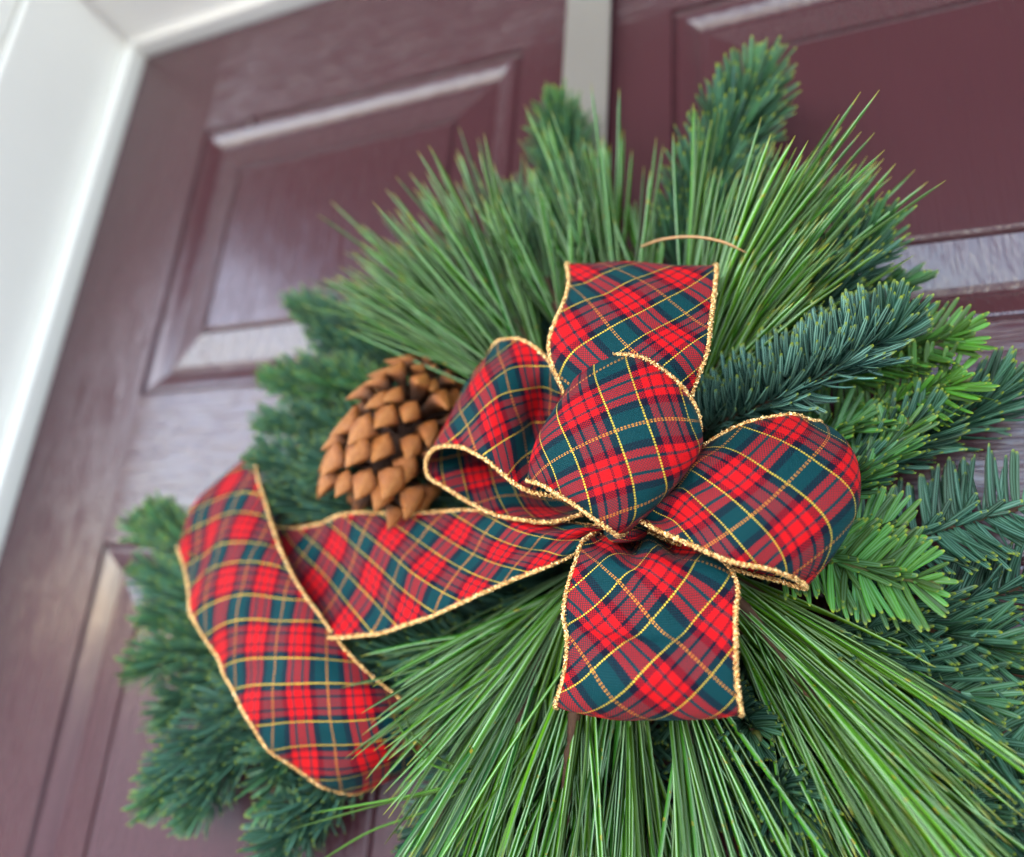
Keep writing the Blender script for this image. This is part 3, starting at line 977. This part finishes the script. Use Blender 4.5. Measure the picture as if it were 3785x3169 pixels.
N_ = None
top = [((1260, 1000, .085), N_, (1330, 990, .085)),
       ((1185, 880, .092), (1300, 880, .104), (1400, 870, .092)),
       ((1160, 815, .098), (1290, 800, .108), (1422, 800, .098)),
       ((1131, 715, .102), (1290, 720, .112), (1448, 715, .102)),
       ((1166, 610, .094), (1310, 630, .104), (1460, 640, .096)),
       ((1163, 540, .082), (1310, 552, .090), (1469, 549, .084)),
       ((1180, 560, .070), (1310, 556, .072), (1455, 565, .070)),
       ((1190, 640, .062), N_, (1440, 640, .062)),
       ((1220, 800, .056), N_, (1400, 800, .056)),
       ((1270, 1010, .060), N_, (1330, 1000, .060))]
right = [((1318, 1035, .094), N_, (1300, 1062, .096)),
         ((1345, 990, .078), (1345, 1030, .094), (1345, 1085, .100)),
         ((1400, 948, .082), (1402, 1000, .100), (1408, 1113, .104)),
         ((1470, 903, .090), (1480, 1000, .108), (1490, 1147, .104)),
         ((1550, 864, .086), (1570, 1000, .108), (1565, 1165, .100)),
         ((1630, 846, .080), (1665, 990, .100), (1615, 1180, .094)),
         ((1672, 858, .072), (1742, 985, .088), (1640, 1192, .084)),
         ((1678, 872, .064), (1757, 990, .074), (1641, 1202, .074)),
         ((1640, 890, .056), (1700, 1000, .058), (1590, 1192, .070)),
         ((1520, 920, .054), N_, (1500, 1163, .076)),
         ((1420, 970, .058), N_, (1420, 1125, .082)),
         ((1340, 1020, .070), N_, (1325, 1085, .082))]
bottom = [((1255, 1070, .074), N_, (1320, 1065, .076)),
          ((1205, 1105, .084), (1310, 1105, .076), (1400, 1100, .084)),
          ((1178, 1150, .091), (1320, 1150, .104), (1470, 1145, .090)),
          ((1156, 1215, .091), (1330, 1210, .104), (1503, 1195, .092)),
          ((1156, 1265, .093), (1330, 1290, .101), (1505, 1260, .094)),
          ((1164, 1310, .096), (1332, 1330, .104), (1508, 1320, .097)),
          ((1156, 1380, .097), (1334, 1400, .106), (1513, 1395, .098)),
          ((1140, 1440, .091), (1330, 1472, .098), (1521, 1464, .092)),
          ((1145, 1446, .083), (1330, 1480, .086), (1519, 1468, .083)),
          ((1170, 1400, .074), N_, (1495, 1420, .074)),
          ((1200, 1250, .066), N_, (1460, 1260, .066)),
          ((1260, 1100, .066), N_, (1330, 1095, .068))]
centre = [((1285, 820, .078), (1235, 900, .078), (1180, 985, .078)),
          ((1235, 775, .090), (1150, 885, .090), (1110, 985, .090)),
          ((1208, 752, .100), (1118, 868, .104), (1086, 985, .100)),
          ((1245, 732, .108), (1150, 862, .116), (1112, 995, .108)),
          ((1320, 738, .113), (1235, 880, .122), (1170, 1028, .113)),
          ((1385, 782, .112), (1315, 915, .122), (1228, 1070, .113)),
          ((1430, 838, .106), (1378, 955, .114), (1262, 1096, .108)),
          ((1441, 872, .098), (1408, 962, .103), (1270, 1097, .101)),
          ((1432, 890, .088), (1390, 975, .090), (1285, 1085, .092)),
          ((1390, 900, .078), (1340, 980, .078), (1290, 1060, .080))]
left = [((1190, 905, .090), (1180, 960, .088), (1170, 1025, .092)),
        ((1165, 840, .094), (1140, 915, .088), (1120, 1012, .097)),
        ((1150, 785, .092), (1105, 860, .074), (1075, 998, .099)),
        ((1120, 733, .089), (1065, 825, .090), (1030, 970, .100)),
        ((1075, 701, .084), (1020, 790, .098), (985, 935, .098)),
        ((1030, 695, .078), (970, 800, .090), (935, 915, .093)),
        ((1006, 708, .070), (945, 815, .080), (892, 922, .086)),
        ((1002, 730, .064), (935, 835, .066), (876, 950, .080)),
        ((1020, 770, .060), (945, 880, .060), (884, 985, .078)),
        ((1060, 850, .060), (1000, 930, .060), (945, 1024, .078)),
        ((1110, 930, .062), (1060, 980, .064), (1020, 1058, .080)),
        ((1160, 990, .066), (1130, 1030, .068), (1100, 1070, .083)),
        ((1215, 1040, .072), N_, (1195, 1056, .084))]
tail = [((1245, 1075, .080), N_, (1235, 1095, .080)),
        ((1170, 1062, .078), (1175, 1090, .084), (1180, 1128, .080)),
        ((1060, 1056, .070), (1075, 1110, .080), (1095, 1172, .076)),
        ((945, 1044, .060), (965, 1130, .070), (990, 1216, .072)),
        ((820, 1052, .050), (845, 1150, .060), (870, 1268, .066)),
        ((700, 1058, .040), (730, 1170, .050), (745, 1302, .060)),
        ((600, 1082, .030), (615, 1180, .038), (620, 1312, .050)),
        ((520, 1060, .022), (500, 1170, .026), (490, 1280, .036)),
        ((505, 985, .018), (435, 1080, .020), (400, 1190, .024)),
        ((520, 930, .022), (420, 1020, .026), (368, 1118, .030)),
        ((528, 960, .034), (430, 1050, .038), (378, 1160, .040)),
        ((552, 1060, .044), (460, 1130, .050), (398, 1255, .048)),
        ((596, 1172, .052), (510, 1240, .060), (448, 1360, .054)),
        ((660, 1272, .056), (575, 1360, .066), (510, 1465, .056)),
        ((735, 1362, .054), (655, 1450, .064), (572, 1550, .050)),
        ((812, 1425, .048), (742, 1520, .055), (652, 1612, .040)),
        ((866, 1468, .037), (815, 1545, .040), (712, 1622, .028)),
        ((892, 1500, .022), (850, 1560, .020), (770, 1612, .016))]
for nm, S in (('top', top), ('right', right), ('bottom', bottom), ('centre', centre), ('left', left), ('tail', tail)):
    widths(nm, S)
ribbon('tail', tail, 0.004, seed=6, flip=True, wr=0.0009, nc=24, pleat=(0.004, 0.0), label='long ribbon tail folded over on the left')
ribbon('loop', top, 0.012, seed=1, nc=24, pleat=(0.004, 0.0), label='upper ribbon loop')
ribbon('loop', left, 0.020, seed=2, nc=24, pleat=(0.006, 0.0), pk=2.1, label='left ribbon loop seen into its open end')
ribbon('loop', right, 0.010, seed=3, nc=24, pleat=(0.0065, 0.0), pk=2.6, label='right ribbon loop')
ribbon('loop', bottom, 0.016, seed=4, nc=24, flip=True, pleat=(0.009, 0.0), pk=2.7, label='lower ribbon loop hanging down')
ribbon('loop', centre, 0.006, seed=5, wr=0.0004, label='middle ribbon loop rolled over the knot')
ribbon('knot', [((1230, 1040, .070), N_, (1240, 1110, .070)), ((1260, 1045, .086), (1262, 1080, .090), (1265, 1112, .086)), ((1300, 1050, .088), (1300, 1085, .092), (1300, 1115, .088)), ((1345, 1050, .072), N_, (1340, 1110, .072))], 0.0, seed=8, edges=(False, False))
print('separate needles', SEP[0])
